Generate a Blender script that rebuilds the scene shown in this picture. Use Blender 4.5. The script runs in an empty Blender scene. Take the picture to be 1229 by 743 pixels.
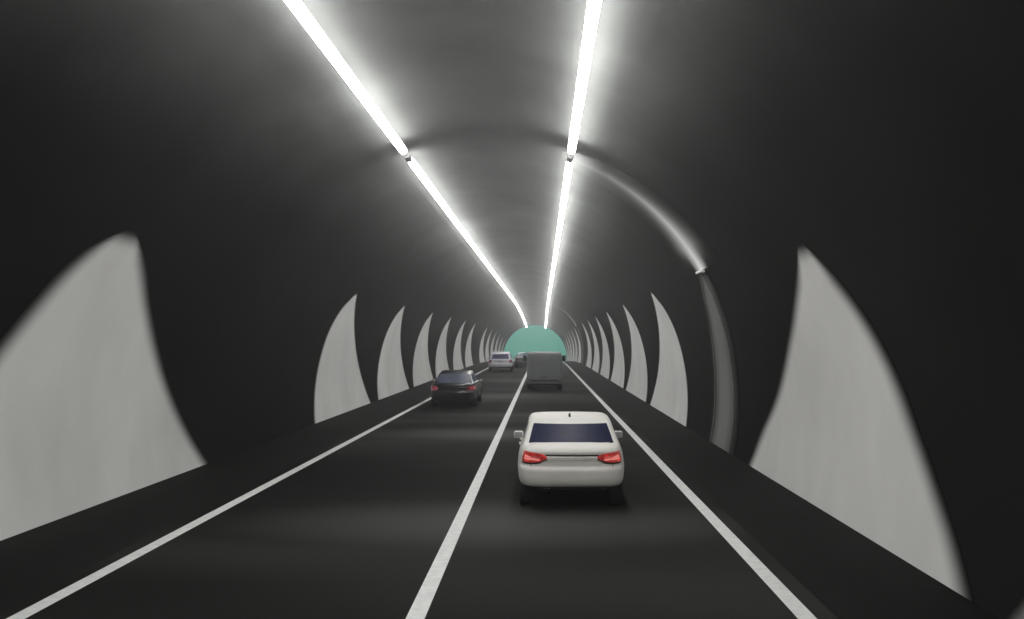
import bpy, bmesh, math, random
from mathutils import Vector, noise
random.seed(4)
S = bpy.context.scene
COL = S.collection

# ------------------------------------------------------------------ camera
cam_d = bpy.data.cameras.new('camera'); cam = bpy.data.objects.new('camera', cam_d); COL.objects.link(cam)
cam.location = (0, 0, 2.7); cam.rotation_euler = (math.radians(90), 0, 0)
cam_d.sensor_width = 36; cam_d.lens = 31.17
cam_d.shift_x = -36.5 / 1229; cam_d.shift_y = 35.5 / 1229
cam_d.clip_start = .1; cam_d.clip_end = 2000
S.camera = cam

# ------------------------------------------------------------------ world: pale teal air beyond the portal
W = bpy.data.worlds.new('World'); S.world = W; W.use_nodes = True
bg = W.node_tree.nodes['Background']
bg.inputs[0].default_value = (.125, .465, .365, 1); bg.inputs[1].default_value = 1.0
S.view_settings.view_transform = 'Standard'; S.view_settings.look = 'None'
S.view_settings.exposure = 0; S.view_settings.gamma = 1; S.view_settings.use_curve_mapping = False
S.cycles.max_bounces = 6; S.cycles.diffuse_bounces = 3; S.cycles.glossy_bounces = 3
S.cycles.volume_bounces = 0; S.cycles.sample_clamp_indirect = 4
S.cycles.use_denoising = True

TUBE = 28.0          # radiance of the ceiling light strips
HAZE = 0.0032
XC, ZC, R = -1.4175, 1.215, 5.97          # axis and radius of the tunnel
Y0, Y1 = -40.0, 168.0

def dip(y):                                # the road and tunnel dip after 85 m
    if y <= 85: return 0.0
    if y <= 168: return -1.7 * ((y - 85) / 80.) ** 2
    return dip(168) - (y - 168) * 2 * 1.7 * 83 / 6400.

# ------------------------------------------------------------------ materials
def mat(name, col, rough=.6, metal=0, spec=.5, noise_amt=0, noise_scale=3, bump=0, bump_scale=60, emit=None, es=0, coat=0, stretch=(1, 1, 1)):
    m = bpy.data.materials.new(name); m.use_nodes = True
    nt = m.node_tree; b = nt.nodes['Principled BSDF']
    b.inputs['Base Color'].default_value = (*col, 1)
    b.inputs['Roughness'].default_value = rough; b.inputs['Metallic'].default_value = metal
    b.inputs['Specular IOR Level'].default_value = spec; b.inputs['Coat Weight'].default_value = coat
    if emit: b.inputs['Emission Color'].default_value = (*emit, 1); b.inputs['Emission Strength'].default_value = es
    if noise_amt or bump:
        tc = nt.nodes.new('ShaderNodeTexCoord'); mp = nt.nodes.new('ShaderNodeMapping')
        mp.inputs['Scale'].default_value = stretch
        nt.links.new(tc.outputs['Object'], mp.inputs[0])
    if noise_amt:
        n = nt.nodes.new('ShaderNodeTexNoise'); n.inputs['Scale'].default_value = noise_scale; n.inputs['Detail'].default_value = 6
        nt.links.new(mp.outputs[0], n.inputs['Vector'])
        r = nt.nodes.new('ShaderNodeMapRange'); r.inputs['From Min'].default_value = .3; r.inputs['From Max'].default_value = .7
        r.inputs['To Min'].default_value = 1 - noise_amt; r.inputs['To Max'].default_value = 1 + noise_amt
        nt.links.new(n.outputs[0], r.inputs[0])
        x = nt.nodes.new('ShaderNodeVectorMath'); x.operation = 'SCALE'; x.inputs[0].default_value = col
        nt.links.new(r.outputs[0], x.inputs['Scale']); nt.links.new(x.outputs[0], b.inputs['Base Color'])
    if bump:
        n = nt.nodes.new('ShaderNodeTexNoise'); n.inputs['Scale'].default_value = bump_scale; n.inputs['Detail'].default_value = 4
        nt.links.new(mp.outputs[0], n.inputs['Vector'])
        bp = nt.nodes.new('ShaderNodeBump'); bp.inputs['Strength'].default_value = bump; bp.inputs['Distance'].default_value = .01
        nt.links.new(n.outputs[0], bp.inputs['Height']); nt.links.new(bp.outputs[0], b.inputs['Normal'])
    return m

WALLC = (.0122, .0126, .0123)
M_wall = mat('dark_lining', WALLC, .95, spec=.03, noise_amt=.25, noise_scale=.35, bump=.25, bump_scale=14)
def vault_glow(nt, src):
    """glow of the ceiling strips painted into the vault as a paler lining colour"""
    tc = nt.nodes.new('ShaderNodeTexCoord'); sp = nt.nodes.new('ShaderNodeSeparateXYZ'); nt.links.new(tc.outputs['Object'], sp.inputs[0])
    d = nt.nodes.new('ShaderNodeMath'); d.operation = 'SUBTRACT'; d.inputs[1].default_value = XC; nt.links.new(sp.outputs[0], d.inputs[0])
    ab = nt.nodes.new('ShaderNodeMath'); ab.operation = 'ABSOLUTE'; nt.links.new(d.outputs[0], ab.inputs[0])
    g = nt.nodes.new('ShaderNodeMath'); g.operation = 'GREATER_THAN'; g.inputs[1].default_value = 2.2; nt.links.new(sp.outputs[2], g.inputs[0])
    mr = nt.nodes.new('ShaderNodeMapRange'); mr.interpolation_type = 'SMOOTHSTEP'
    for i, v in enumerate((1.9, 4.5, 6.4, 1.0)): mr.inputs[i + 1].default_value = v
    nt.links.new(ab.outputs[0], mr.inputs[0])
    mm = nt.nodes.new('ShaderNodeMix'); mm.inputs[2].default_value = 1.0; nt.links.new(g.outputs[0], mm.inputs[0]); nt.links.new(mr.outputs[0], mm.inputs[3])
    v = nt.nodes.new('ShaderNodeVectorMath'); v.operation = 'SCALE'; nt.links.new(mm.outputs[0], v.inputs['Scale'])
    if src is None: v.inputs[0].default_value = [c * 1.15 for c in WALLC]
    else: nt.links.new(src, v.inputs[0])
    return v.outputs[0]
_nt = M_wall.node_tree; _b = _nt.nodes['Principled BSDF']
_nt.links.new(vault_glow(_nt, _b.inputs['Base Color'].links[0].from_socket), _b.inputs['Base Color'])
def soft_edge_mat(name, col):
    """colour that fades into the dark lining along a soft edge (attribute 'edge')"""
    m = mat(name, col, .9, spec=.03, noise_amt=.09, noise_scale=.55, bump=.2, bump_scale=14, stretch=(1, 1, .6))
    nt = m.node_tree; b = nt.nodes['Principled BSDF']
    src = b.inputs['Base Color'].links[0].from_socket
    at = nt.nodes.new('ShaderNodeAttribute'); at.attribute_name = 'edge'
    mx = nt.nodes.new('ShaderNodeMix'); mx.data_type = 'RGBA'
    nt.links.new(vault_glow(nt, None), mx.inputs[6])
    sm = nt.nodes.new('ShaderNodeMapRange'); sm.interpolation_type = 'SMOOTHSTEP'
    nt.links.new(at.outputs['Fac'], sm.inputs[0])
    nt.links.new(sm.outputs[0], mx.inputs[0]); nt.links.new(src, mx.inputs[7]); nt.links.new(mx.outputs[2], b.inputs['Base Color'])
    return m
M_scallop = soft_edge_mat('painted_scallop_light', (.72, .72, .71))  # light of wall washers painted as a pale colour
M_band = soft_edge_mat('grey_band', (.21, .21, .207))  # mid grey that fades out towards its edges
M_arc_streak = soft_edge_mat('arc_light_streak', (.85, .85, .84))  # streak of light on the wall, painted pale with an added glow
_b = M_arc_streak.node_tree.nodes['Principled BSDF']; _a = [n for n in M_arc_streak.node_tree.nodes if n.type == 'MIX' and n.data_type == 'RGBA'][0].inputs[0].links[0].from_node
_m = M_arc_streak.node_tree.nodes.new('ShaderNodeMath'); _m.operation = 'MULTIPLY'; _m.inputs[1].default_value = .24
M_arc_streak.node_tree.links.new(_a.outputs[0], _m.inputs[0]); M_arc_streak.node_tree.links.new(_m.outputs[0], _b.inputs['Emission Strength']); _b.inputs['Emission Color'].default_value = (1, 1, .98, 1)

def road_material():
    m = mat('asphalt', (.03, .03, .03), .8, spec=.06, bump=.5, bump_scale=90)
    nt = m.node_tree; b = nt.nodes['Principled BSDF']; L = nt.links.new
    tc = nt.nodes.new('ShaderNodeTexCoord')
    def nz(scale, st, det=5):
        mp = nt.nodes.new('ShaderNodeMapping'); mp.inputs['Scale'].default_value = st; L(tc.outputs['Object'], mp.inputs[0])
        n = nt.nodes.new('ShaderNodeTexNoise'); n.inputs['Scale'].default_value = scale; n.inputs['Detail'].default_value = det
        L(mp.outputs[0], n.inputs['Vector']); return n.outputs[0]
    def mrange(s, a, b_, c, d, smooth=False):
        r = nt.nodes.new('ShaderNodeMapRange'); 
        if smooth: r.interpolation_type = 'SMOOTHSTEP'
        for i, v in enumerate((a, b_, c, d)): r.inputs[i + 1].default_value = v
        L(s, r.inputs[0]); return r.outputs[0]
    def math_(op, a, b_):
        n = nt.nodes.new('ShaderNodeMath'); n.operation = op
        for i, v in enumerate((a, b_)):
            if isinstance(v, (int, float)): n.inputs[i].default_value = v
            else: L(v, n.inputs[i])
        return n.outputs[0]
    fine = mrange(nz(60, (1, 1, 1), 3), .3, .7, .75, 1.25)
    bandn = mrange(nz(.16, (.25, 1, 1), 2), .42, .66, .0, 1.0, True)   # broad paler stretches across the lanes, road sheen put into the colour
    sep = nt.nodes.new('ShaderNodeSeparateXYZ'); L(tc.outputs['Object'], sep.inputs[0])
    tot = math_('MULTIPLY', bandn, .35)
    for (cx, cy, rx, ry, amp) in ((-.6, 13.0, 4.4, 2.2, .9), (-1.2, 25.2, 4.6, 2.2, 1.0), (-.6, 31.5, 4.6, 1.4, .6), (-2.5, 42., 6, 3.2, .9), (-2., 58., 7, 4, .8)):  # light pools and sheen on the road, painted as paler ellipses
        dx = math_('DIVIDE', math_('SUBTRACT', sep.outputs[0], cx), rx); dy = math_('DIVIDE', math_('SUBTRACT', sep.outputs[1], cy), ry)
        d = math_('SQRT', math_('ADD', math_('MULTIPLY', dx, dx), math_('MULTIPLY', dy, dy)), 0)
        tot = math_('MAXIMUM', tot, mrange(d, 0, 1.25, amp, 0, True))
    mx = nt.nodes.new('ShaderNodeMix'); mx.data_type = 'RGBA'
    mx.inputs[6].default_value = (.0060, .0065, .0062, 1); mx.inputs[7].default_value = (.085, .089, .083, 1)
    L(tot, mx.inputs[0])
    vm = nt.nodes.new('ShaderNodeVectorMath'); vm.operation = 'SCALE'; L(mx.outputs[2], vm.inputs[0]); L(fine, vm.inputs['Scale'])
    L(vm.outputs[0], b.inputs['Base Color'])
    return m
M_road = road_material()
M_shoulder = mat('dark_shoulder', (.007, .007, .007), .85, spec=.1, noise_amt=.35, noise_scale=1.2, bump=.5, bump_scale=70, stretch=(1, .3, 1))
M_paint = mat('road_paint', (.86, .87, .86), .6, noise_amt=.10, noise_scale=9, bump=.2, bump_scale=80)
M_tube = mat('lit_diffuser', (.8, .8, .8), .5, emit=(1, .99, .965), es=TUBE)
M_house = mat('light_housing', (.6, .6, .6), .5, metal=.2, noise_amt=.1, bump=.05)
M_conc = mat('outer_concrete', (.3, .3, .29), .8, noise_amt=.2, noise_scale=.6, bump=.5, bump_scale=6)
M_hill = mat('hillside', (.06, .08, .05), .9, noise_amt=.4, noise_scale=.2, bump=.8, bump_scale=2)

# ------------------------------------------------------------------ helpers
def link(name, me, mats, parent=None):
    o = bpy.data.objects.new(name, me); COL.objects.link(o)
    for m in (mats if isinstance(mats, (list, tuple)) else [mats]): me.materials.append(m)
    if parent: o.parent = parent
    return o
def bm_obj(name, bm, m, parent=None, smooth=True):
    me = bpy.data.meshes.new(name); bmesh.ops.recalc_face_normals(bm, faces=bm.faces)
    bm.to_mesh(me); bm.free()
    if smooth:
        for p in me.polygons: p.use_smooth = True
    return link(name, me, m, parent)
def tag(o, label=None, cat=None, group=None, kind=None):
    for k, v in (('label', label), ('category', cat), ('group', group), ('kind', kind)):
        if v: o[k] = v
    return o
def empty(name, loc, label, cat, group=None):
    o = bpy.data.objects.new(name, None); COL.objects.link(o); o.location = loc; o.empty_display_size = .3
    return tag(o, label, cat, group)
def grid(bm, pts, closed_u=False, flip=False):
    """pts[i][j] -> quads"""
    V = [[bm.verts.new(p) for p in row] for row in pts]
    for i in range(len(V) - 1):
        n = len(V[0])
        for j in range(n if closed_u else n - 1):
            a, b, c, d = V[i][j], V[i][(j + 1) % n], V[i + 1][(j + 1) % n], V[i + 1][j]
            bm.faces.new((a, b, c, d) if not flip else (d, c, b, a))
    return V
def slab(bm, pts, normals, th):
    """closed thin slab: pts is the outer grid, th the thickness inwards along -normal"""
    n, k = len(pts), len(pts[0])
    A = [[bm.verts.new(pts[i][j]) for j in range(k)] for i in range(n)]
    B = [[bm.verts.new(pts[i][j] - normals[i][j] * th) for j in range(k)] for i in range(n)]
    for i in range(n - 1):
        for j in range(k - 1):
            bm.faces.new((A[i][j], A[i][j + 1], A[i + 1][j + 1], A[i + 1][j]))
            bm.faces.new((B[i][j], B[i + 1][j], B[i + 1][j + 1], B[i][j + 1]))
    rim = [(i, 0) for i in range(n)] + [(n - 1, j) for j in range(1, k)] + [(i, k - 1) for i in range(n - 2, -1, -1)] + [(0, j) for j in range(k - 2, 0, -1)]
    ra = [bm.verts.new(pts[i][j]) for i, j in rim]; rb = [bm.verts.new(pts[i][j] - normals[i][j] * th) for i, j in rim]   # own vertices keep the edge crisp
    for q in range(len(rim)):
        w = (q + 1) % len(rim); bm.faces.new((ra[q], ra[w], rb[w], rb[q]))
    return A
def box(bm, c, s, bev=0, seg=2):
    r = bmesh.ops.create_cube(bm, size=1)
    bmesh.ops.scale(bm, vec=s, verts=r['verts']); bmesh.ops.translate(bm, vec=c, verts=r['verts'])
    if bev:
        es = list({e for v in r['verts'] for e in v.link_edges})
        bmesh.ops.bevel(bm, geom=es, offset=bev, segments=seg, affect='EDGES', profile=.5)
def wall_pt(side, y, z, off=0.0):
    """point on the lining at height z (measured from the road) on side -1 / +1, off = inwards"""
    r = R - off
    return Vector((XC + side * math.sqrt(max(0, r * r - (z - ZC) ** 2)), y, z + dip(y)))
def ring_pt(a, y, off=0.0):
    r = R - off
    return Vector((XC + r * math.cos(a), y, ZC + r * math.sin(a) + dip(y)))
def ysteps(a, b, fine=4.0):
    n = max(1, math.ceil((b - a) / fine)); return [a + (b - a) * i / n for i in range(n + 1)]

# ------------------------------------------------------------------ setting
a0 = -math.asin((ZC + .02) / R); A = [a0 + (math.pi - 2 * a0) * i / 96 for i in range(97)]
bm = bmesh.new()
ys = ysteps(Y0, Y1, 4)
grid(bm, [[ring_pt(a, y) for a in A] for y in ys])
grid(bm, [[ring_pt(a, y, -.7) for a in A] for y in ys])
for y in (Y0, Y1): grid(bm, [[ring_pt(a, y) for a in A], [ring_pt(a, y, -.7) for a in A]])
cap = [bm.verts.new(ring_pt(a, Y0 + .01)) for a in A]; bm.faces.new(cap)
o = bm_obj('tunnel_wall', bm, M_wall); tag(o, kind='structure')

hw = math.sqrt(R * R - ZC * ZC)
XL, XR = XC - hw - .02, XC + hw + .02
def strip(name, x0, x1, z, m, ya=Y0, yb=Y1, nx=2, fine=4, th=.0):
    bm = bmesh.new(); xs = [x0 + (x1 - x0) * i / nx for i in range(nx + 1)]
    grid(bm, [[(x, y, z + dip(y)) for x in xs] for y in ysteps(ya, yb, fine)])
    return tag(bm_obj(name, bm, m), kind='structure')
EL, CL, ER = -5.08, -1.228, 2.557
strip('road', EL - .3, ER + .3, 0, M_road, Y0, 168, 6)
strip('road_shoulder', XL, EL - .3, 0, M_shoulder)
strip('road_shoulder', ER + .3, XR, 0, M_shoulder)
for x in (EL, CL, ER): strip('lane_marking', x - .092, x + .092, .004, M_paint, Y0, 168, 1)
# open ground and road beyond the portal, falling away below the crest of the road
bm = bmesh.new()
grid(bm, [[(x, y, -.03 + dip(y)) for x in (-400, -60, XL, XR, 60, 400)] for y in (Y1 + .02, 200, 300, 700)])
tag(bm_obj('ground', bm, M_hill), kind='structure')
bm = bmesh.new(); grid(bm, [[(x, y, dip(y)) for x in (XL, XR)] for y in (Y1 + .02, 200, 400)])
tag(bm_obj('road', bm, M_road), kind='structure')

# ------------------------------------------------------------------ light scallops along both walls, painted as pale thin shells
FIRST = dict(near=[(0, 9.2), (.5, 9.7), (.9, 10.15), (1.56, 10.75), (2.25, 11.2), (2.9, 11.7), (3.6, 12.4), (3.9, 12.8), (4.1, 13.05)],
             far=[(0, 19.0), (.75, 18.4), (1.5, 17.3), (2.5, 16.0), (3.35, 14.6), (3.85, 13.6), (4.1, 13.1)])
REST = dict(near=[(0, 0), (1.1, .5), (2, .9), (3, 1.3), (3.7, 1.8), (4.1, 2.45), (4.28, 2.85)],
            far=[(0, 9.3), (.7, 8.6), (1.66, 7.4), (2.57, 6.1), (3.4, 4.7), (4.0, 3.6), (4.28, 3.05)])
FIRST_L = dict(near=[(0, 9.2), (.5, 9.7), (.9, 10.15), (1.56, 10.8), (2.56, 11.75), (3.07, 12.2), (3.76, 12.75), (4.05, 13.1), (4.2, 13.35), (4.32, 13.65), (4.4, 13.9)],
               far=[(0, 19.2), (.75, 18.45), (1.84, 17.35), (2.81, 16.35), (3.66, 15.35), (4.0, 14.9), (4.2, 14.5), (4.32, 14.2), (4.4, 13.95)])
def interp(tab, z):
    for (z0, v0), (z1, v1) in zip(tab, tab[1:]):
        if z <= z1: return v0 + (v1 - v0) * (z - z0) / (z1 - z0)
    return tab[-1][1]
def smooth_i(tab, z):
    q = min(.18, tab[-1][0] - z, z); return (interp(tab, z - q) + interp(tab, z) + interp(tab, z + q)) / 3
def patch_wall(name, m, side, zs, near, far, soft, off=.010, th=.008, softtop=.25, nu=14, shift=0, mapz=None):
    """thin shell bounded by near(z), far(z); soft = width of the fading edge"""
    bm = bmesh.new(); pts, nrm, ed = [], [], []
    lay = bm.verts.layers.float.new('edge')
    zt = zs[-1]
    for z in zs:
        a, b = near(z), far(z); wd = b - a
        row, nr, er = [], [], []
        s = min(soft, wd * (.42 if soft > 1 else .28))
        us = [0, s * .33 / wd, s * .66 / wd, s / wd] + [s / wd + (1 - 2 * s / wd) * i / 6 for i in range(1, 6)] + [1 - s / wd, 1 - s * .66 / wd, 1 - s * .33 / wd, 1]
        es = [0, .33, .66, 1, 1, 1, 1, 1, 1, 1, .66, .33, 0]
        for u, e in zip(us, es):
            y = a + wd * u + shift
            p = wall_pt(side, y, z, off); row.append(p)
            nr.append(Vector((XC, y, ZC + dip(y))) - p); nr[-1].normalize()
            er.append(min(e, min(1, (zt - z) / softtop) if softtop else 1))
        pts.append(row); nrm.append(nr); ed.append(er)
    V = slab(bm, pts, nrm, th)
    for i, row in enumerate(V):
        for j, v in enumerate(row): v[lay] = ed[i][j]
    return bm_obj(name, bm, m)
ZS = [4.32 * (i / 30) for i in range(31)]; ZL = [4.4 * i / 36 for i in range(37)]; ZR = [4.1 * i / 34 for i in range(35)]
scallops = {-1: [(0, 'F', -10.6), (1, 'F', 0)] + [(k, 'R', y) for k, y in ((2, 28.2), (3, 39.1), (4, 49.9), (5, 60.6), (6, 72.6), (7, 84.0), (8, 103), (9, 114), (10, 124.8), (11, 135.6), (12, 146.4), (13, 157))],
        1: [(0, 'F', -10.6), (1, 'F', 0)] + [(k, 'R', y) for k, y in ((2, 27.2), (3, 37.8), (4, 48.4), (5, 59.2), (6, 70.0), (7, 81.0), (8, 103), (9, 114), (10, 124.8), (11, 135.6), (12, 146.4), (13, 157))]}
ORD = ['zeroth', 'first', 'second', 'third', 'fourth', 'fifth', 'sixth', 'seventh', 'eighth', 'ninth', 'tenth', 'eleventh', 'twelfth', 'thirteenth']
for side in (-1, 1):
    sn = 'left' if side < 0 else 'right'
    for k, kind, y in scallops[side]:
        if kind == 'F':
            if side < 0 and k == 0: continue
            T_ = FIRST_L if side < 0 else FIRST; n = lambda z: smooth_i(T_['near'], z) - .12; f = lambda z: smooth_i(T_['far'], z) + .12; soft = .62
        else:
            n = lambda z: smooth_i(REST['near'], z) - .05; f = lambda z: smooth_i(REST['far'], z) + .05; soft = .32
        o = patch_wall('light_scallop', M_scallop, side, ZS if kind == 'R' else (ZL if side < 0 else ZR), n, f, soft, shift=y, softtop=.3 if kind == 'F' else .12)
        if k == 0: lab = 'pale scallop of painted light cut by the bottom right corner, nearest on the right wall'
        elif k == 1: lab = 'biggest pale pointed scallop of painted light with blurred edges, on the %s wall' % sn
        elif k == 2: lab = ('pale pointed scallop of painted light on the left wall, next beyond the biggest one' if side < 0 else 'pale pointed scallop of painted light just beyond the grey band on the right wall')
        elif k == 7: lab = 'pale pointed scallop of painted light last before the wider gap on the %s wall' % sn if side < 0 else 'pale pointed scallop of painted light last before the far curved arc on the right wall'
        elif k == 13: lab = 'tiny pale scallop of painted light closest to the teal opening on the %s' % sn
        else: lab = 'pale pointed scallop of painted light, %s counted from the nearest big one along the %s wall' % (ORD[k], sn)
        tag(o, lab, 'wall panel', 'scallops of painted light on the %s wall' % sn)  # thin shells that stand in for wall-washer light

# grey band and painted arc of light on the right wall, repeated far down the tunnel
def band_n(z): return 20.45 - .35 * max(0, (z - 2) / 2.2)
def band_f(z): return interp([(0, 23.8), (1.3, 23.75), (2.2, 23.5), (2.85, 23.1), (3.7, 22.3), (4.25, 21.3)], z)
for dy, lab1, lab2 in ((0, 'tall dim grey band on the right wall between two scallops of painted light', 'bright curved arc tapering up the right wall towards the ceiling lights'),
                       (77., 'small dim grey band below the far curved arc on the right wall', 'small far curved arc on the right wall near the teal opening')):
    if True:
        zs = [4.22 * i / 24 for i in range(25)]
        rt = empty('wall_band', (XC + R, 22 + dy, dip(22 + dy)), lab1, 'wall band', 'grey bands on the right wall')
        o = patch_wall('band_shell', M_band, 1, zs, band_n, band_f, 1.6, shift=dy, softtop=0)
        o.parent = rt; o.matrix_parent_inverse = rt.matrix_basis.inverted()
        bm = bmesh.new()
        for fn in (lambda z: band_n(z) + .55, lambda z: band_f(z) - .5):
            pts = [[wall_pt(1, fn(z) + dy + q, z, .03) for q in (0, .045)] for z in zs]
            nr = [[(Vector((XC, p.y, ZC + dip(p.y))) - p).normalized() for p in r_] for r_ in pts]
            slab(bm, pts, nr, .012)
        o = bm_obj('edge_trim', bm, mat('trim_grey', (.19, .19, .19), .5, noise_amt=.1))
        o.parent = rt; o.matrix_parent_inverse = rt.matrix_basis.inverted()
    # arc of light on the wall, made as pale colour with added emission
    bm = bmesh.new(); lay = bm.verts.layers.float.new('edge')
    aa0 = math.asin((4.30 - ZC) / R); aa1 = math.radians(72); n = 40
    pts, nrm, ed = [], [], []
    for i in range(n + 1):
        t = i / n; a = aa0 + (aa1 - aa0) * t
        wd = 3.6 * (1 - t) ** .6 + .8; c = 20.35 - .15 * t + dy + .15 * (1 - t)
        pts.append([ring_pt(a, c + wd * (q - .5), .006) for q in (0, .1, .2, .3, .4, .5, .6, .7, .8, .9, 1)])
        nrm.append([Vector((-math.cos(a), 0, -math.sin(a)))] * 11)
        f = .9 * (1 - t) ** 1.1
        ed.append([0, .12 * f, .24 * f, .40 * f, .66 * f, f, .66 * f, .40 * f, .24 * f, .12 * f, 0])
        if t < .15: ed[-1] = [e * (1 if j == 5 else (.75 + t / .6 if j in (4, 6) else t / .15)) for j, e in enumerate(ed[-1])]
    V = slab(bm, pts, nrm, .004)
    for r_, e_ in zip(V, ed):
        for v, e in zip(r_, e_): v[lay] = e
    rt = empty('ceiling_arc', (XC + R * math.cos(aa0), 20.3 + dy, 4.3 + dip(20.3 + dy)), lab2, 'wall arc', 'curved arcs on the right wall')
    o = bm_obj('arc_streak', bm, M_arc_streak); o.parent = rt; o.matrix_parent_inverse = rt.matrix_basis.inverted()
    bm = bmesh.new(); p = ring_pt(aa0, 20.5 + dy, .05); box(bm, (p.x, p.y, p.z - .03), (.12, .6, .06), .015)
    o = bm_obj('end_lip', bm, M_paint); o.parent = rt; o.matrix_parent_inverse = rt.matrix_basis.inverted()

# ------------------------------------------------------------------ ceiling light strips
def light_strip(x, ya, yb, label):
    ang = math.acos((x - XC) / R); nrm = Vector((math.cos(ang), 0, math.sin(ang)))
    rt = empty('ceiling_light', (x, ya, ZC + R * math.sin(ang) + dip(ya)), label, 'ceiling light', 'light strips along the tunnel ceiling')
    ys_ = [ya] + [y for y in range(88, 168, 8) if ya < y < yb] + [yb]
    def tube(name, m, r, off, a_from, a_to, n, ext=0, capend=True):
        bm = bmesh.new(); rows = []
        yy = list(ys_); yy[0] -= ext; yy[-1] += ext
        T = Vector((math.sin(ang), 0, -math.cos(ang)))
        for y in yy:
            c = ring_pt(ang, y, off)
            rows.append([c + T * r * math.cos(q) - nrm * r * math.sin(q) for q in [a_from + (a_to - a_from) * i / n for i in range(n + 1)]])
        Vs = grid(bm, rows)
        for rw in (Vs[0], Vs[-1]): bm.faces.new(rw)
        o = bm_obj(name, bm, m, smooth=False); o.parent = rt; o.matrix_parent_inverse = rt.matrix_basis.inverted()
    tube('diffuser', M_tube, .080, .245, math.radians(0), math.radians(337.5), 15)
    me = None; y = ya + .5
    while y < min(yb, 70):
        if y > 4 or y == ya + .5:
            if me is None:
                bm = bmesh.new(); box(bm, (0, 0, 0), (.02, .04, .24), .004)
                o = bm_obj('hanger', bm, M_house, rt, smooth=False); me = o.data
            else:
                o = bpy.data.objects.new('hanger', me); COL.objects.link(o); o.parent = rt
            o.matrix_parent_inverse = rt.matrix_basis.inverted()
            o.location = ring_pt(ang, y, .12); o.rotation_euler = (0, math.pi / 2 - ang, 0)
        y += 3.0
light_strip(-3.04, -38, 18.95, 'near bright light strip on the left, running off the top of the picture')
light_strip(-3.04, 20.15, 166.5, 'long far light strip on the left running down to the teal opening')
light_strip(.684, -38, 18.2, 'near bright light strip on the right, running off the top of the picture')
light_strip(.684, 19.5, 166.5, 'long far light strip on the right running down to the teal opening')
for x, y, lab in ((-3.04, 19.55, 'grey junction box in the gap of the left ceiling light line'), (.684, 18.85, 'grey junction box in the gap of the right ceiling light line')):
    ang = math.acos((x - XC) / R); c = ring_pt(ang, y, .28)
    bm = bmesh.new(); box(bm, (0, 0, 0), (.13, .45, .09), .02)
    for s in (-1, 1): 
        r_ = bmesh.ops.create_cone(bm, cap_ends=True, segments=12, radius1=.02, radius2=.02, depth=.5)
        bmesh.ops.rotate(bm, verts=r_['verts'], matrix=__import__('mathutils').Matrix.Rotation(math.pi / 2, 3, 'X')); bmesh.ops.translate(bm, verts=r_['verts'], vec=(0, s * .53, .02))
    o = bm_obj('junction_box', bm, M_house, smooth=False); o.location = c; o.rotation_euler = (0, math.pi / 2 - ang, 0)
    tag(o, lab, 'junction box', 'junction boxes between the light strips')

# ------------------------------------------------------------------ vehicles
M_tyre = mat('tyre_rubber', (.028, .028, .028), .85, bump=.2, bump_scale=60, noise_amt=.2)
M_rim = mat('alloy', (.35, .35, .36), .35, metal=.9, noise_amt=.05)
M_black = mat('black_plastic', (.012, .012, .012), .6, noise_amt=.2)
M_chrome = mat('chrome', (.55, .55, .55), .2, metal=1, noise_amt=.03)
M_seam = mat('seam_dark', (.03, .022, .02), .6, noise_amt=.1)
def glass_mat(col): return mat('tinted_glass', col, .35, spec=.14, coat=.0, noise_amt=.35, noise_scale=2.0)
def lamp_mat(col, es): 
    m = mat('tail_lamp_lens', (.25, .015, .015), .25, spec=.5, coat=.6, emit=col, es=es)
    nt = m.node_tree; b = nt.nodes['Principled BSDF']
    tc = nt.nodes.new('ShaderNodeTexCoord'); n = nt.nodes.new('ShaderNodeTexVoronoi'); n.inputs['Scale'].default_value = 9
    nt.links.new(tc.outputs['Object'], n.inputs['Vector'])
    r = nt.nodes.new('ShaderNodeMapRange'); r.inputs[1].default_value = 0; r.inputs[2].default_value = .6; r.inputs[3].default_value = es * 1.9; r.inputs[4].default_value = es * .45
    nt.links.new(n.outputs['Distance'], r.inputs[0]); nt.links.new(r.outputs[0], b.inputs['Emission Strength'])
    return m
def lerp_tab(tab, t):
    if t <= tab[0][0]: return tab[0][1]
    for (a, va), (b, vb) in zip(tab, tab[1:]):
        if t <= b:
            q = (t - a) / (b - a); return va + (vb - va) * q
    return tab[-1][1]
N_RING = None
def ring_phis():
    fr = [0, .15, .3, .45, .6, .7, .78, .85, .9, .94, .965, .985]
    q = []
    for f in fr: q.append(('x', f))
    fy = [.93, .88, .8, .7, .58, .45, .3, .15, 0]
    for f in fy: q.append(('y', f))
    return q
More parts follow.
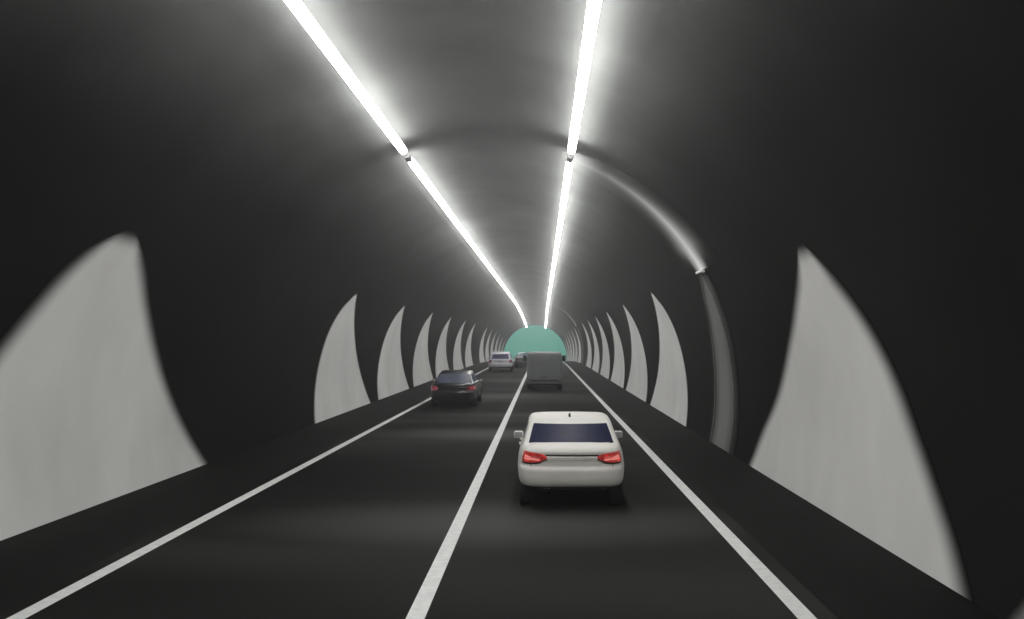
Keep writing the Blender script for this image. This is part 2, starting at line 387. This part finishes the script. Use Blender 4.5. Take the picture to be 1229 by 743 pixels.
class Shell:
    """body shell as stacked plan-view outlines; local x right, y forward (0 = rear), z up"""
    def __init__(s, yr, yf, w, zlo, zhi, n=8, bow=.06):
        s.yr, s.yf, s.w, s.zlo, s.zhi, s.n, s.bow = yr, yf, w, zlo, zhi, n, bow
    def P(s, xs, fy, t):
        """xs signed x fraction, fy signed y fraction (-1 rear .. 1 front) of the outline, at level t"""
        yr, yf, w = s.yr(t), s.yf(t), s.w(t)
        yc, ly = (yr + yf) / 2, (yf - yr) / 2
        y = yc + fy * ly
        y += -math.copysign(1, fy) * s.bow * xs * xs * abs(fy) ** 6 if fy else 0
        x = xs * w
        zl, zh = s.zlo(y, x), s.zhi(y, x)
        return Vector((x, y, zl + (zh - zl) * t))
    def rear(s, x_over_w, t, front=False):
        xs = max(-.999, min(.999, x_over_w)); fy = (1 - abs(xs) ** s.n) ** (1 / s.n)
        return s.P(xs, fy if front else -fy, t)
    def side(s, sg, fy, t):
        xs = (1 - abs(fy) ** s.n) ** (1 / s.n) * sg
        return s.P(xs, fy, t)
    def outline(s, t):
        q = ring_phis(); pts = []
        quad = []
        for k, f in q:
            if k == 'x': quad.append((f, (1 - f ** s.n) ** (1 / s.n)))
            else: quad.append(((1 - f ** s.n) ** (1 / s.n), f))
        full = [(x, -y) for x, y in quad]                       # rear centre -> right side middle
        full += [(x, y) for x, y in quad[::-1][1:]]             # -> front centre
        full += [(-x, y) for x, y in quad[1:]]
        full += [(-x, -y) for x, y in quad[::-1][1:-1]]
        return [s.P(x, y, t) for x, y in full]
    def mesh(s, levels, cap_top=.02, cap_bottom=True):
        bm = bmesh.new(); rows = [s.outline(t) for t in levels]
        # top cap: shrink rings towards the long axis
        top = rows[-1]; yr, yf = s.yr(1), s.yf(1); yc = (yr + yf) / 2
        for k, (f, c) in enumerate(((.93, .35), (.8, .65), (.6, .85), (.35, .95), (.12, 1.0))):
            row = []
            for p in top:
                y = yc + (p.y - yc) * (f * .5 + .5) ; x = p.x * f
                
                fz = s.zhi(y, x) - s.zhi(p.y, p.x)
                row.append(Vector((x, y, p.z + fz + cap_top * c)))
            rows.append(row)
        V = grid(bm, rows, closed_u=True)
        if cap_bottom: bm.faces.new(V[0][::-1])
        bm.faces.new(V[-1])
        return bm
def patch(F, n1, n2, off, th=.012):
    """F(u,v)->point ; slab offset outwards; returns bm"""
    bm = bmesh.new(); e = 1e-3; pts, nr = [], []
    for i in range(n1 + 1):
        r_, q_ = [], []
        for j in range(n2 + 1):
            u, v = i / n1, j / n2
            u0, u1 = max(0, u - e), min(1, u + e); v0, v1 = max(0, v - e), min(1, v + e)
            du = F(u1, v) - F(u0, v); dv = F(u, v1) - F(u, v0)
            nn = du.cross(dv); 
            if nn.length < 1e-12: nn = Vector((0, -1, 0))
            nn.normalize(); p = F(u, v)
            cen = Vector((0, 2.2, .6))
            if nn.dot(p - cen) < 0: nn = -nn
            r_.append(p + nn * off); q_.append(nn)
        pts.append(r_); nr.append(q_)
    slab(bm, pts, nr, th); return bm
def wheel(parent, x, y, r, wd, rimr=.62):
    bm = bmesh.new(); prof = [(-.5, rimr), (-.5, .9), (-.44, .97), (-.3, 1), (.3, 1), (.44, .97), (.5, .9), (.5, rimr)]
    n = 36; rows = [[(x + wd * a, y + r * q * math.cos(2 * math.pi * i / n), r + r * q * math.sin(2 * math.pi * i / n)) for a, q in prof] for i in range(n)]
    rows.append(rows[0]); grid(bm, rows); bmesh.ops.remove_doubles(bm, verts=bm.verts, dist=1e-5)
    w_ = bm_obj('wheel', bm, M_tyre, parent)
    bm = bmesh.new(); sg = 1 if x > 0 else -1; xo = x + sg * wd * .38
    for k in range(10):
        a = 2 * math.pi * k / 10
        c = (xo, y + r * rimr * .5 * math.cos(a), r + r * rimr * .5 * math.sin(a))
        rr = bmesh.ops.create_cube(bm, size=1); bmesh.ops.scale(bm, vec=(.025, r * rimr, .035), verts=rr['verts'])
        bmesh.ops.rotate(bm, verts=rr['verts'], matrix=__import__('mathutils').Matrix.Rotation(a, 3, 'X')); bmesh.ops.translate(bm, vec=c, verts=rr['verts'])
    rr = bmesh.ops.create_cone(bm, cap_ends=True, segments=28, radius1=r * rimr * 1.01, radius2=r * rimr * 1.01, depth=wd * .55)
    bmesh.ops.rotate(bm, verts=rr['verts'], matrix=__import__('mathutils').Matrix.Rotation(math.pi / 2, 3, 'Y')); bmesh.ops.translate(bm, vec=(x + sg * wd * .02, y, r), verts=rr['verts'])
    bm_obj('rim', bm, M_rim, w_, smooth=False)
def cut_arches(body, cuts):
    for (x, y, r) in cuts:
        bm = bmesh.new(); rr = bmesh.ops.create_cone(bm, cap_ends=True, segments=40, radius1=r * 1.13, radius2=r * 1.13, depth=.34)
        bmesh.ops.rotate(bm, verts=rr['verts'], matrix=__import__('mathutils').Matrix.Rotation(math.pi / 2, 3, 'Y')); bmesh.ops.translate(bm, vec=(x, y, r), verts=rr['verts'])
        c = bm_obj('cutter', bm, M_black)
        md = body.modifiers.new('b', 'BOOLEAN'); md.object = c; md.operation = 'DIFFERENCE'; md.solver = 'FAST'
        bpy.context.view_layer.update()
        me = bpy.data.meshes.new_from_object(body.evaluated_get(bpy.context.evaluated_depsgraph_get()))
        body.modifiers.clear(); body.data = me; bpy.data.objects.remove(c)

def make_car(name, label, cat, loc, paint, glass, lens, p, rot=0, group=None):
    """sedan / estate; p: dict of proportions"""
    L, hw_, zb, belt, roofz = p['L'], p['w'], p['zb'], p['belt'], p['roof']
    root = empty(name, (0, 0, 0), label, cat, group)
    # ---- lower body
    rear_prof = [(0, .10), (.06, .04), (.18, .01), (.34, .0), (.465, -.005), (.50, .012), (.54, .065), (.70, .062), (.79, .025), (.815, .045), (.86, .035), (.93, .03), (1, .07)]
    wprof = [(0, .945), (.08, .975), (.2, .99), (.4, 1.0), (.6, .995), (.8, .965), (.93, .93), (1, .885)]
    deck = p['deck']
    def zhi(y, x): return lerp_tab(deck, y)
    def zlo(y, x): return zb
    body = Shell(lambda t: lerp_tab(rear_prof, t), lambda t: L - lerp_tab([(0, .12), (.3, 0), (.6, .04), (1, .22)], t), lambda t: hw_ * lerp_tab(wprof, t), zlo, zhi, n=8, bow=.07)
    lv = [0, .03, .06, .12, .18, .26, .34, .41, .47, .495, .52, .54, .56, .64, .72, .79, .803, .815, .84, .86, .90, .93, .96, .98, 1]
    ax = p['axles']; wr = p['wr']
    bo = bm_obj('body', body.mesh(lv, .03), paint, root)
    tw = p.get('tw', .215)
    cut_arches(bo, [(sg * (hw_ - .12), y, wr) for sg in (-1, 1) for y in ax])
    for pl in bo.data.polygons: pl.use_smooth = True
    bo.data.materials.clear(); bo.data.materials.append(paint)
    # ---- cabin
    g = p['cabin']   # base rear y, roof rear y, roof front y, base front y, base half width, roof half width
    def crown(y): return lerp_tab([(g[1] - .1, roofz - .075), (g[1] + .1, roofz - .045), (g[1] + .5, roofz - .01), ((g[1] + g[2]) / 2, roofz), (g[2] - .1, roofz - .02), (g[2] + .2, roofz - .07)], y)
    e1 = lambda t: 1 - (1 - t) ** 1.0
    cab = Shell(lambda t: lerp_tab([(0, g[0]), (.85, g[0] + (g[1] - g[0]) * .85), (.95, g[1] - .0), (1, g[1] + .06)], t),
                lambda t: lerp_tab([(0, g[3]), (.85, g[3] + (g[2] - g[3]) * .85), (.95, g[2]), (1, g[2] - .06)], t),
                lambda t: lerp_tab([(0, g[4]), (.85, g[4] + (g[5] - g[4]) * .85), (.95, g[5] - .01), (1, g[5] - .05)], t),
                lambda y, x: zhi(y, x) - .04, lambda y, x: crown(y), n=14, bow=.07)
    cv = [0, .1, .25, .4, .55, .7, .8, .86, .9, .93, .96, .985, 1]
    bm_obj('cabin_roof', cab.mesh(cv, .025), paint, bo)
    # ---- glass
    rg0, rg1 = p['rear_glass']; rx0, rx1 = p['rear_glass_x']
    def rearF(u, v):
        t = rg0 + (rg1 - rg0) * v; xm = rx0 + (rx1 - rx0) * v
        return cab.rear((2 * u - 1) * xm, t)
    bm_obj('rear_window', patch(rearF, 16, 6, .008), glass, root)
    def frontF(u, v):
        t = .2 + .66 * v; return cab.rear((2 * u - 1) * .86, t, True)
    bm_obj('windscreen', patch(frontF, 16, 6, .008), glass, root)
    yc0, yc1 = p['side_glass']
    for sg in (-1, 1):
        for (f0, f1) in p.get('side_split', ((-.66, -.02), (.03, .62))):
            def sideF(u, v, f0=f0, f1=f1):
                fy = f0 + (f1 - f0) * u; return cab.side(sg, fy, .22 + .6 * v)
            bm_obj('side_window', patch(sideF, 8, 4, .007), glass, root)
    # ---- tail lamps
    tl = p['lamp']   # list of (x/w, t_low, t_high) columns from the inside to the outside
    for sg in (-1, 1):
        def lampF(u, v, sg=sg):
            k = u * (len(tl) - 1); i = min(int(k), len(tl) - 2); q = k - i
            a, b = tl[i], tl[i + 1]
            x = a[0] + (b[0] - a[0]) * q; lo = a[1] + (b[1] - a[1]) * q; hi = a[2] + (b[2] - a[2]) * q
            if x <= .985: return body.rear(sg * x, lo + (hi - lo) * v)
            return body.side(sg, -(1 - .985 ** 8) ** (1 / 8) + (x - .985), lo + (hi - lo) * v)
        lo_ = bm_obj('tail_lamp', patch(lampF, 18, 6, .012, .02), lens, root)
        def bezF(u, v, sg=sg):
            c = lampF(u, v, sg); return c
        m_in = p.get('lamp_inner')
        def innerF(u, v, sg=sg): return lampF(.36 + .50 * u, .22 + (.22 + .20 * u) * v, sg)
        if m_in: bm_obj('lamp_element', patch(innerF, 8, 3, .016, .004), m_in, lo_)
        # dark surround under the lamp
        def underF(u, v, sg=sg):
            a = lampF(u, 0, sg); b = a - Vector((0, 0, .03)); return b + (a - b) * v
        bm_obj('lamp_surround', patch(underF, 18, 1, .006, .012), M_seam, lo_)
    # ---- trunk strip, plate recess, seams, bumper crease
    def hstrip(nm, x, t0, t1, m, off=.006, parent=root, th=.012):
        return bm_obj(nm, patch(lambda u, v: body.rear((2 * u - 1) * x, t0 + (t1 - t0) * v), 16, 2, off, th), m, parent)
    if 'strip' in p: hstrip('boot_strip', p['strip'][0], p['strip'][1], p['strip'][2], M_seam)
    if 'plate' in p:
        bm_obj('number_plate', patch(lambda u, v: body.rear((2 * u - 1) * p['plate'][0], p['plate'][1] + (p['plate'][2] - p['plate'][1]) * v), 6, 2, .008, .01), p['plate'][3], root)
    
    # boot lid shut lines
    for sg in (-1, 1):
        bm_obj('boot_seam', patch(lambda u, v, sg=sg: body.rear(sg * (.735 + .008 * u), .53 + .16 * v), 1, 6, .002, .006), M_seam, bo)
        for f in p['doors']:
            bm_obj('door_seam', patch(lambda u, v, sg=sg: body.side(sg, f + .004 * u, .12 + .85 * v), 1, 8, .002, .006), M_seam, bo)
        for f in p['handles']:
            c = body.side(sg, f, .80); bm = bmesh.new(); box(bm, (c.x + sg * .015, c.y, c.z), (.03, .2, .03), .01); bm_obj('door_handle', bm, paint, root)
        # mirrors
        mx, my, mz, ms = p['mirror']
        bm = bmesh.new(); box(bm, (sg * mx, my, mz), (ms, .10, .125), .035, 3); mo = bm_obj('wing_mirror', bm, paint, root)
        bm = bmesh.new(); box(bm, (sg * mx, my - .052, mz), (ms - .04, .008, .095), .003); bm_obj('mirror_glass', bm, mat('mirror_face', (.45, .45, .46), .3, metal=.3, noise_amt=.1), mo, smooth=False)
        bm = bmesh.new(); box(bm, (sg * (mx - ms * .5 - .03), my + .02, mz - .05), (.12, .05, .03), .01); bm_obj('mirror_arm', bm, M_black, mo)
        # headlamps
        bm_obj('headlamp', patch(lambda u, v, sg=sg: body.rear(sg * (.55 + .4 * u), .6 + .2 * v, True), 8, 3, .008, .012), mat('headlamp_lens', (.7, .72, .75), .15, coat=.5, noise_amt=.05), root)
        for y in ax: wheel(root, sg * (hw_ - .03 - tw / 2), y, wr, tw)
    # underbody, diffuser, exhaust
    bm = bmesh.new(); box(bm, (0, L / 2, zb + .02), (hw_ * 1.5, L - .5, .14), .03)
    box(bm, (0, .32, zb - .02), (hw_ * 1.25, .36, .08), .03)
    bm_obj('underbody', bm, M_black, root, smooth=False)
    for q in p.get('exhaust', ()):
        bm = bmesh.new(); rr = bmesh.ops.create_cone(bm, cap_ends=False, segments=16, radius1=.032, radius2=.032, depth=.2)
        bmesh.ops.rotate(bm, verts=rr['verts'], matrix=__import__('mathutils').Matrix.Rotation(math.pi / 2 , 3, 'X')); bmesh.ops.translate(bm, vec=(q, .09, zb - .04), verts=rr['verts'])
        bm_obj('exhaust_pipe', bm, M_chrome, root)
    if p.get('fin'):
        bm = bmesh.new(); y = g[1] + .22
        vs = [bm.verts.new(v) for v in ((-.02, y, roofz - .04), (.02, y, roofz - .04), (.012, y + .02, roofz + .055), (-.012, y + .02, roofz + .055), (-.02, y + .17, roofz), (.02, y + .17, roofz))]
        for f in ((0, 1, 2, 3), (1, 5, 2), (0, 3, 4), (3, 2, 5, 4), (0, 4, 5, 1)): bm.faces.new([vs[i] for i in f])
        bm_obj('roof_antenna', bm, M_black, root, smooth=False)
    if p.get('pillar'):
        bm_obj('pillar_streak', patch(lambda u, v: cab.rear(.93 + .05 * u, .05 + .85 * v), 1, 6, .006, .01), p['pillar'], bo)  # pale streak down the right rear pillar
    root.location = (loc[0], loc[1], dip(loc[1] + 1)); root.rotation_euler = (-math.atan2(dip(loc[1]) - dip(loc[1] + 4), 4), 0, rot)
    return root

white = mat('white_car_paint', (.90, .88, .835), .55, spec=.35, coat=.0, noise_amt=.03, noise_scale=2)
sedan = dict(L=4.45, w=.865, zb=.40, belt=1.0, roof=1.40, deck=[(0, .985), (.12, 1.0), (.5, 1.03), (1.2, 1.03), (3.0, 1.0), (3.6, .93), (4.1, .86), (4.45, .74)],
             axles=(.88, 3.55), wr=.315, cabin=(.36, 1.02, 2.35, 3.15, .80, .672), rear_glass=(.13, .89), rear_glass_x=(.865, .885),
             side_glass=(0, 0), lamp=[(.47, .765, .80), (.53, .72, .85), (.58, .67, .875), (.66, .645, .89), (.76, .635, .90), (.86, .635, .91), (.905, .65, .90)],
             strip=(.50, .825, .86), doors=(-.30, .03, .42), handles=(-.22, .14), mirror=(.885, 2.15, 1.0, .17), exhaust=(-.42, -.36), fin=True)
sedan['plate'] = (.2, .625, .74, white); sedan['lamp_inner'] = mat('lamp_core', (.6, .2, .18), .3, emit=(1, .28, .24), es=.55)
make_car('parked_sedan'.replace('parked', 'white'), 'white saloon car seen from behind with lit red tail lamps in the right lane', 'car', (.46, 13.68, 0), white,
         glass_mat((.011, .014, .052)), lamp_mat((1, .06, .05), .34), sedan)

navy = mat('dark_violet_paint', (.014, .013, .022), .3, coat=.6, noise_amt=.05)
dark = dict(sedan); dark.update(w=.93, L=4.6, zb=.32, roof=1.40, deck=[(0, .90), (.12, .93), (.5, .95), (1.2, .96), (3.0, .95), (3.6, .9), (4.1, .8), (4.6, .7)], fin=False,
            cabin=(.25, 1.15, 2.4, 3.3, .83, .62), mirror=(.98, 2.2, .98, .16), lamp=[(.62, .66, .70), (.66, .6, .8), (.76, .58, .85), (.9, .58, .86), (.97, .6, .84), (.985, .62, .82)],
            strip=(.62, .62, .67), pillar=mat('pale_streak', (.6, .65, .66), .4, noise_amt=.05), exhaust=(-.5, .5))
dark['lamp_inner'] = None; dark['plate'] = (.2, .5, .52, navy)
make_car('dark_sedan', 'dark violet saloon with red tail lamps in the left lane beside the scallops of painted light', 'car', (-3.56, 35.0, 0), navy,
         glass_mat((.085, .095, .14)), lamp_mat((.8, .12, .22), .16), dark)

wp = mat('pale_lilac_white_paint', (.82, .81, .88), .35, coat=.5, noise_amt=.04)
est = dict(sedan); est.update(w=1.02, L=4.6, zb=.38, roof=1.62, deck=[(0, 1.02), (.5, 1.04), (3.2, 1.04), (3.8, 1.0), (4.6, .8)], cabin=(.08, .42, 2.6, 3.4, .93, .74), fin=False,
           rear_glass=(.12, .8), rear_glass_x=(.8, .8), mirror=(1.08, 2.4, 1.05, .18), lamp=[(.72, .6, .62), (.76, .58, .9), (.9, .58, .95), (.97, .6, .95), (.985, .62, .93)], wr=.34, axles=(.9, 3.6))
est['lamp_inner'] = None; est['plate'] = (.22, .62, .78, mat('plate_face', (.5, .5, .58), .5, noise_amt=.2, noise_scale=8)); est.pop('strip')
make_car('white_estate_car', 'white estate car with violet tinted windows far ahead in the left lane', 'car', (-3.5, 73.5, 0), wp, glass_mat((.07, .05, .14)), lamp_mat((.5, .3, .5), .15), est)

bp_ = mat('deep_blue_paint', (.03, .045, .06), .3, coat=.5, noise_amt=.05)
far = dict(dark); far.update(w=.88, roof=1.38); far.pop('pillar'); far['plate'] = (.2, .5, .52, bp_)
make_car('blue_hatchback', 'dark blue car furthest ahead, half hidden behind the grey van', 'car', (-1.75, 84, 0), bp_, glass_mat((.12, .17, .22)), lamp_mat((.5, .05, .06), .12), far)

# ---- grey box van
def make_van(loc):
    root = empty('grey_van', (0, 0, 0), 'grey box van with square rounded back ahead of the white saloon', 'van')
    gp = mat('grey_van_paint', (.22, .22, .23), .5, spec=.4, noise_amt=.08, noise_scale=1.5)
    gd = mat('grey_door_panel', (.165, .17, .18), .5, spec=.4, noise_amt=.1, noise_scale=2)
    zb = .33; top = 1.98; L = 4.7; w = .95
    rp = [(0, .06), (.04, .02), (.1, 0), (.9, .03), (.97, .06), (1, .12)]
    def zh(y, x): return lerp_tab([(0, top), (3.3, top), (3.6, top - .08), (4.2, 1.05), (4.7, .9)], y)
    b = Shell(lambda t: lerp_tab(rp, t), lambda t: L - lerp_tab([(0, .1), (.2, 0), (.5, .05), (1, .3)], t), lambda t: w * lerp_tab([(0, .95), (.06, .99), (.3, 1), (.8, .985), (.93, .965), (.98, .93), (1, .88)], t), lambda y, x: zb, zh, n=14, bow=.03)
    bo = bm_obj('body', b.mesh([0, .02, .05, .1, .2, .3, .5, .7, .8, .88, .93, .96, .98, .99, 1], .02), gp, root)
    cut_arches(bo, [(sg * (w - .1), y, .32) for sg in (-1, 1) for y in (.9, 3.7)])
    bo.data.materials.clear(); bo.data.materials.append(gp)
    for pl in bo.data.polygons: pl.use_smooth = True
    for sg in (-1, 1):
        bm_obj('door_frame', patch(lambda u, v, sg=sg: b.rear(sg * (.87 + .06 * u), .09 + .87 * v), 2, 10, .018, .018), gp, bo)
        bm_obj('tail_lamp', patch(lambda u, v, sg=sg: b.rear(sg * (.86 + .09 * u), .125 + .03 * v), 4, 3, .018, .02), mat('dull_red_lens', (.10, .03, .03), .3, noise_amt=.1), root)
        for y in (.9, 3.7): wheel(root, sg * (w - .14), y, .32, .2)
        bm = bmesh.new(); box(bm, (sg * 1.1, 3.35, 1.62), (.2, .1, .32), .04, 3); mo = bm_obj('wing_mirror', bm, M_black, root)
        bm = bmesh.new(); box(bm, (sg * .97, 3.38, 1.55), (.16, .04, .04), .01); bm_obj('mirror_arm', bm, M_black, mo)
        bm_obj('side_window', patch(lambda u, v, sg=sg: b.side(sg, .42 + .14 * u, .62 + .25 * v), 4, 3, .006), glass_mat((.02, .025, .03)), root)
    d = bm_obj('rear_door', patch(lambda u, v: b.rear((2 * u - 1) * .85, .155 + .79 * v), 12, 10, .010, .014), gd, root)
    for q in range(1, 6): bm_obj('door_rib', patch(lambda u, v: b.rear((2 * u - 1) * .82, .155 + .79 * q / 6 + .008 * v), 10, 1, .020, .012), gp, d)
    bm = bmesh.new(); box(bm, (0, -.02, .70), (.22, .03, .05), .01); bm_obj('door_handle', bm, M_black, d)
    bm_obj('rear_bumper', patch(lambda u, v: b.rear((2 * u - 1) * .80, .085 + .055 * v), 10, 2, .012, .02), M_seam, root)
    bm_obj('windscreen', patch(lambda u, v: Vector(((2 * u - 1) * .78, 4.18 - .5 * v, 1.12 + .72 * v)), 4, 4, .03), glass_mat((.02, .025, .03)), root)
    bm = bmesh.new(); box(bm, (0, L / 2, zb - .02), (1.4, L - .5, .14), .03); bm_obj('underbody', bm, M_black, root, smooth=False)
    root.location = (*loc, 0)
make_van((.115, 46.8))

# ------------------------------------------------------------------ haze
bm = bmesh.new(); x0, x1, y0, y1, z0, z1 = -60, 60, -45, 240, -8, 12
# keep the box bottom a metre below the lowest ground it contains
bmesh.ops.create_cube(bm, size=1, matrix=__import__('mathutils').Matrix.Translation(((x0 + x1) / 2, (y0 + y1) / 2, (z0 + z1) / 2)) @ __import__('mathutils').Matrix.Diagonal((x1 - x0, y1 - y0, z1 - z0, 1)))
hm = bpy.data.materials.new('haze'); hm.use_nodes = True; nt = hm.node_tree
nt.nodes.remove(nt.nodes['Principled BSDF'])
pv = nt.nodes.new('ShaderNodeVolumePrincipled'); pv.inputs['Color'].default_value = (.9, .92, .92, 1); pv.inputs['Density'].default_value = HAZE
pv.inputs['Anisotropy'].default_value = .75
nt.links.new(pv.outputs[0], nt.nodes['Material Output'].inputs['Volume'])
if HAZE > 0:
    tag(bm_obj('haze', bm, hm, smooth=False), kind='stuff')
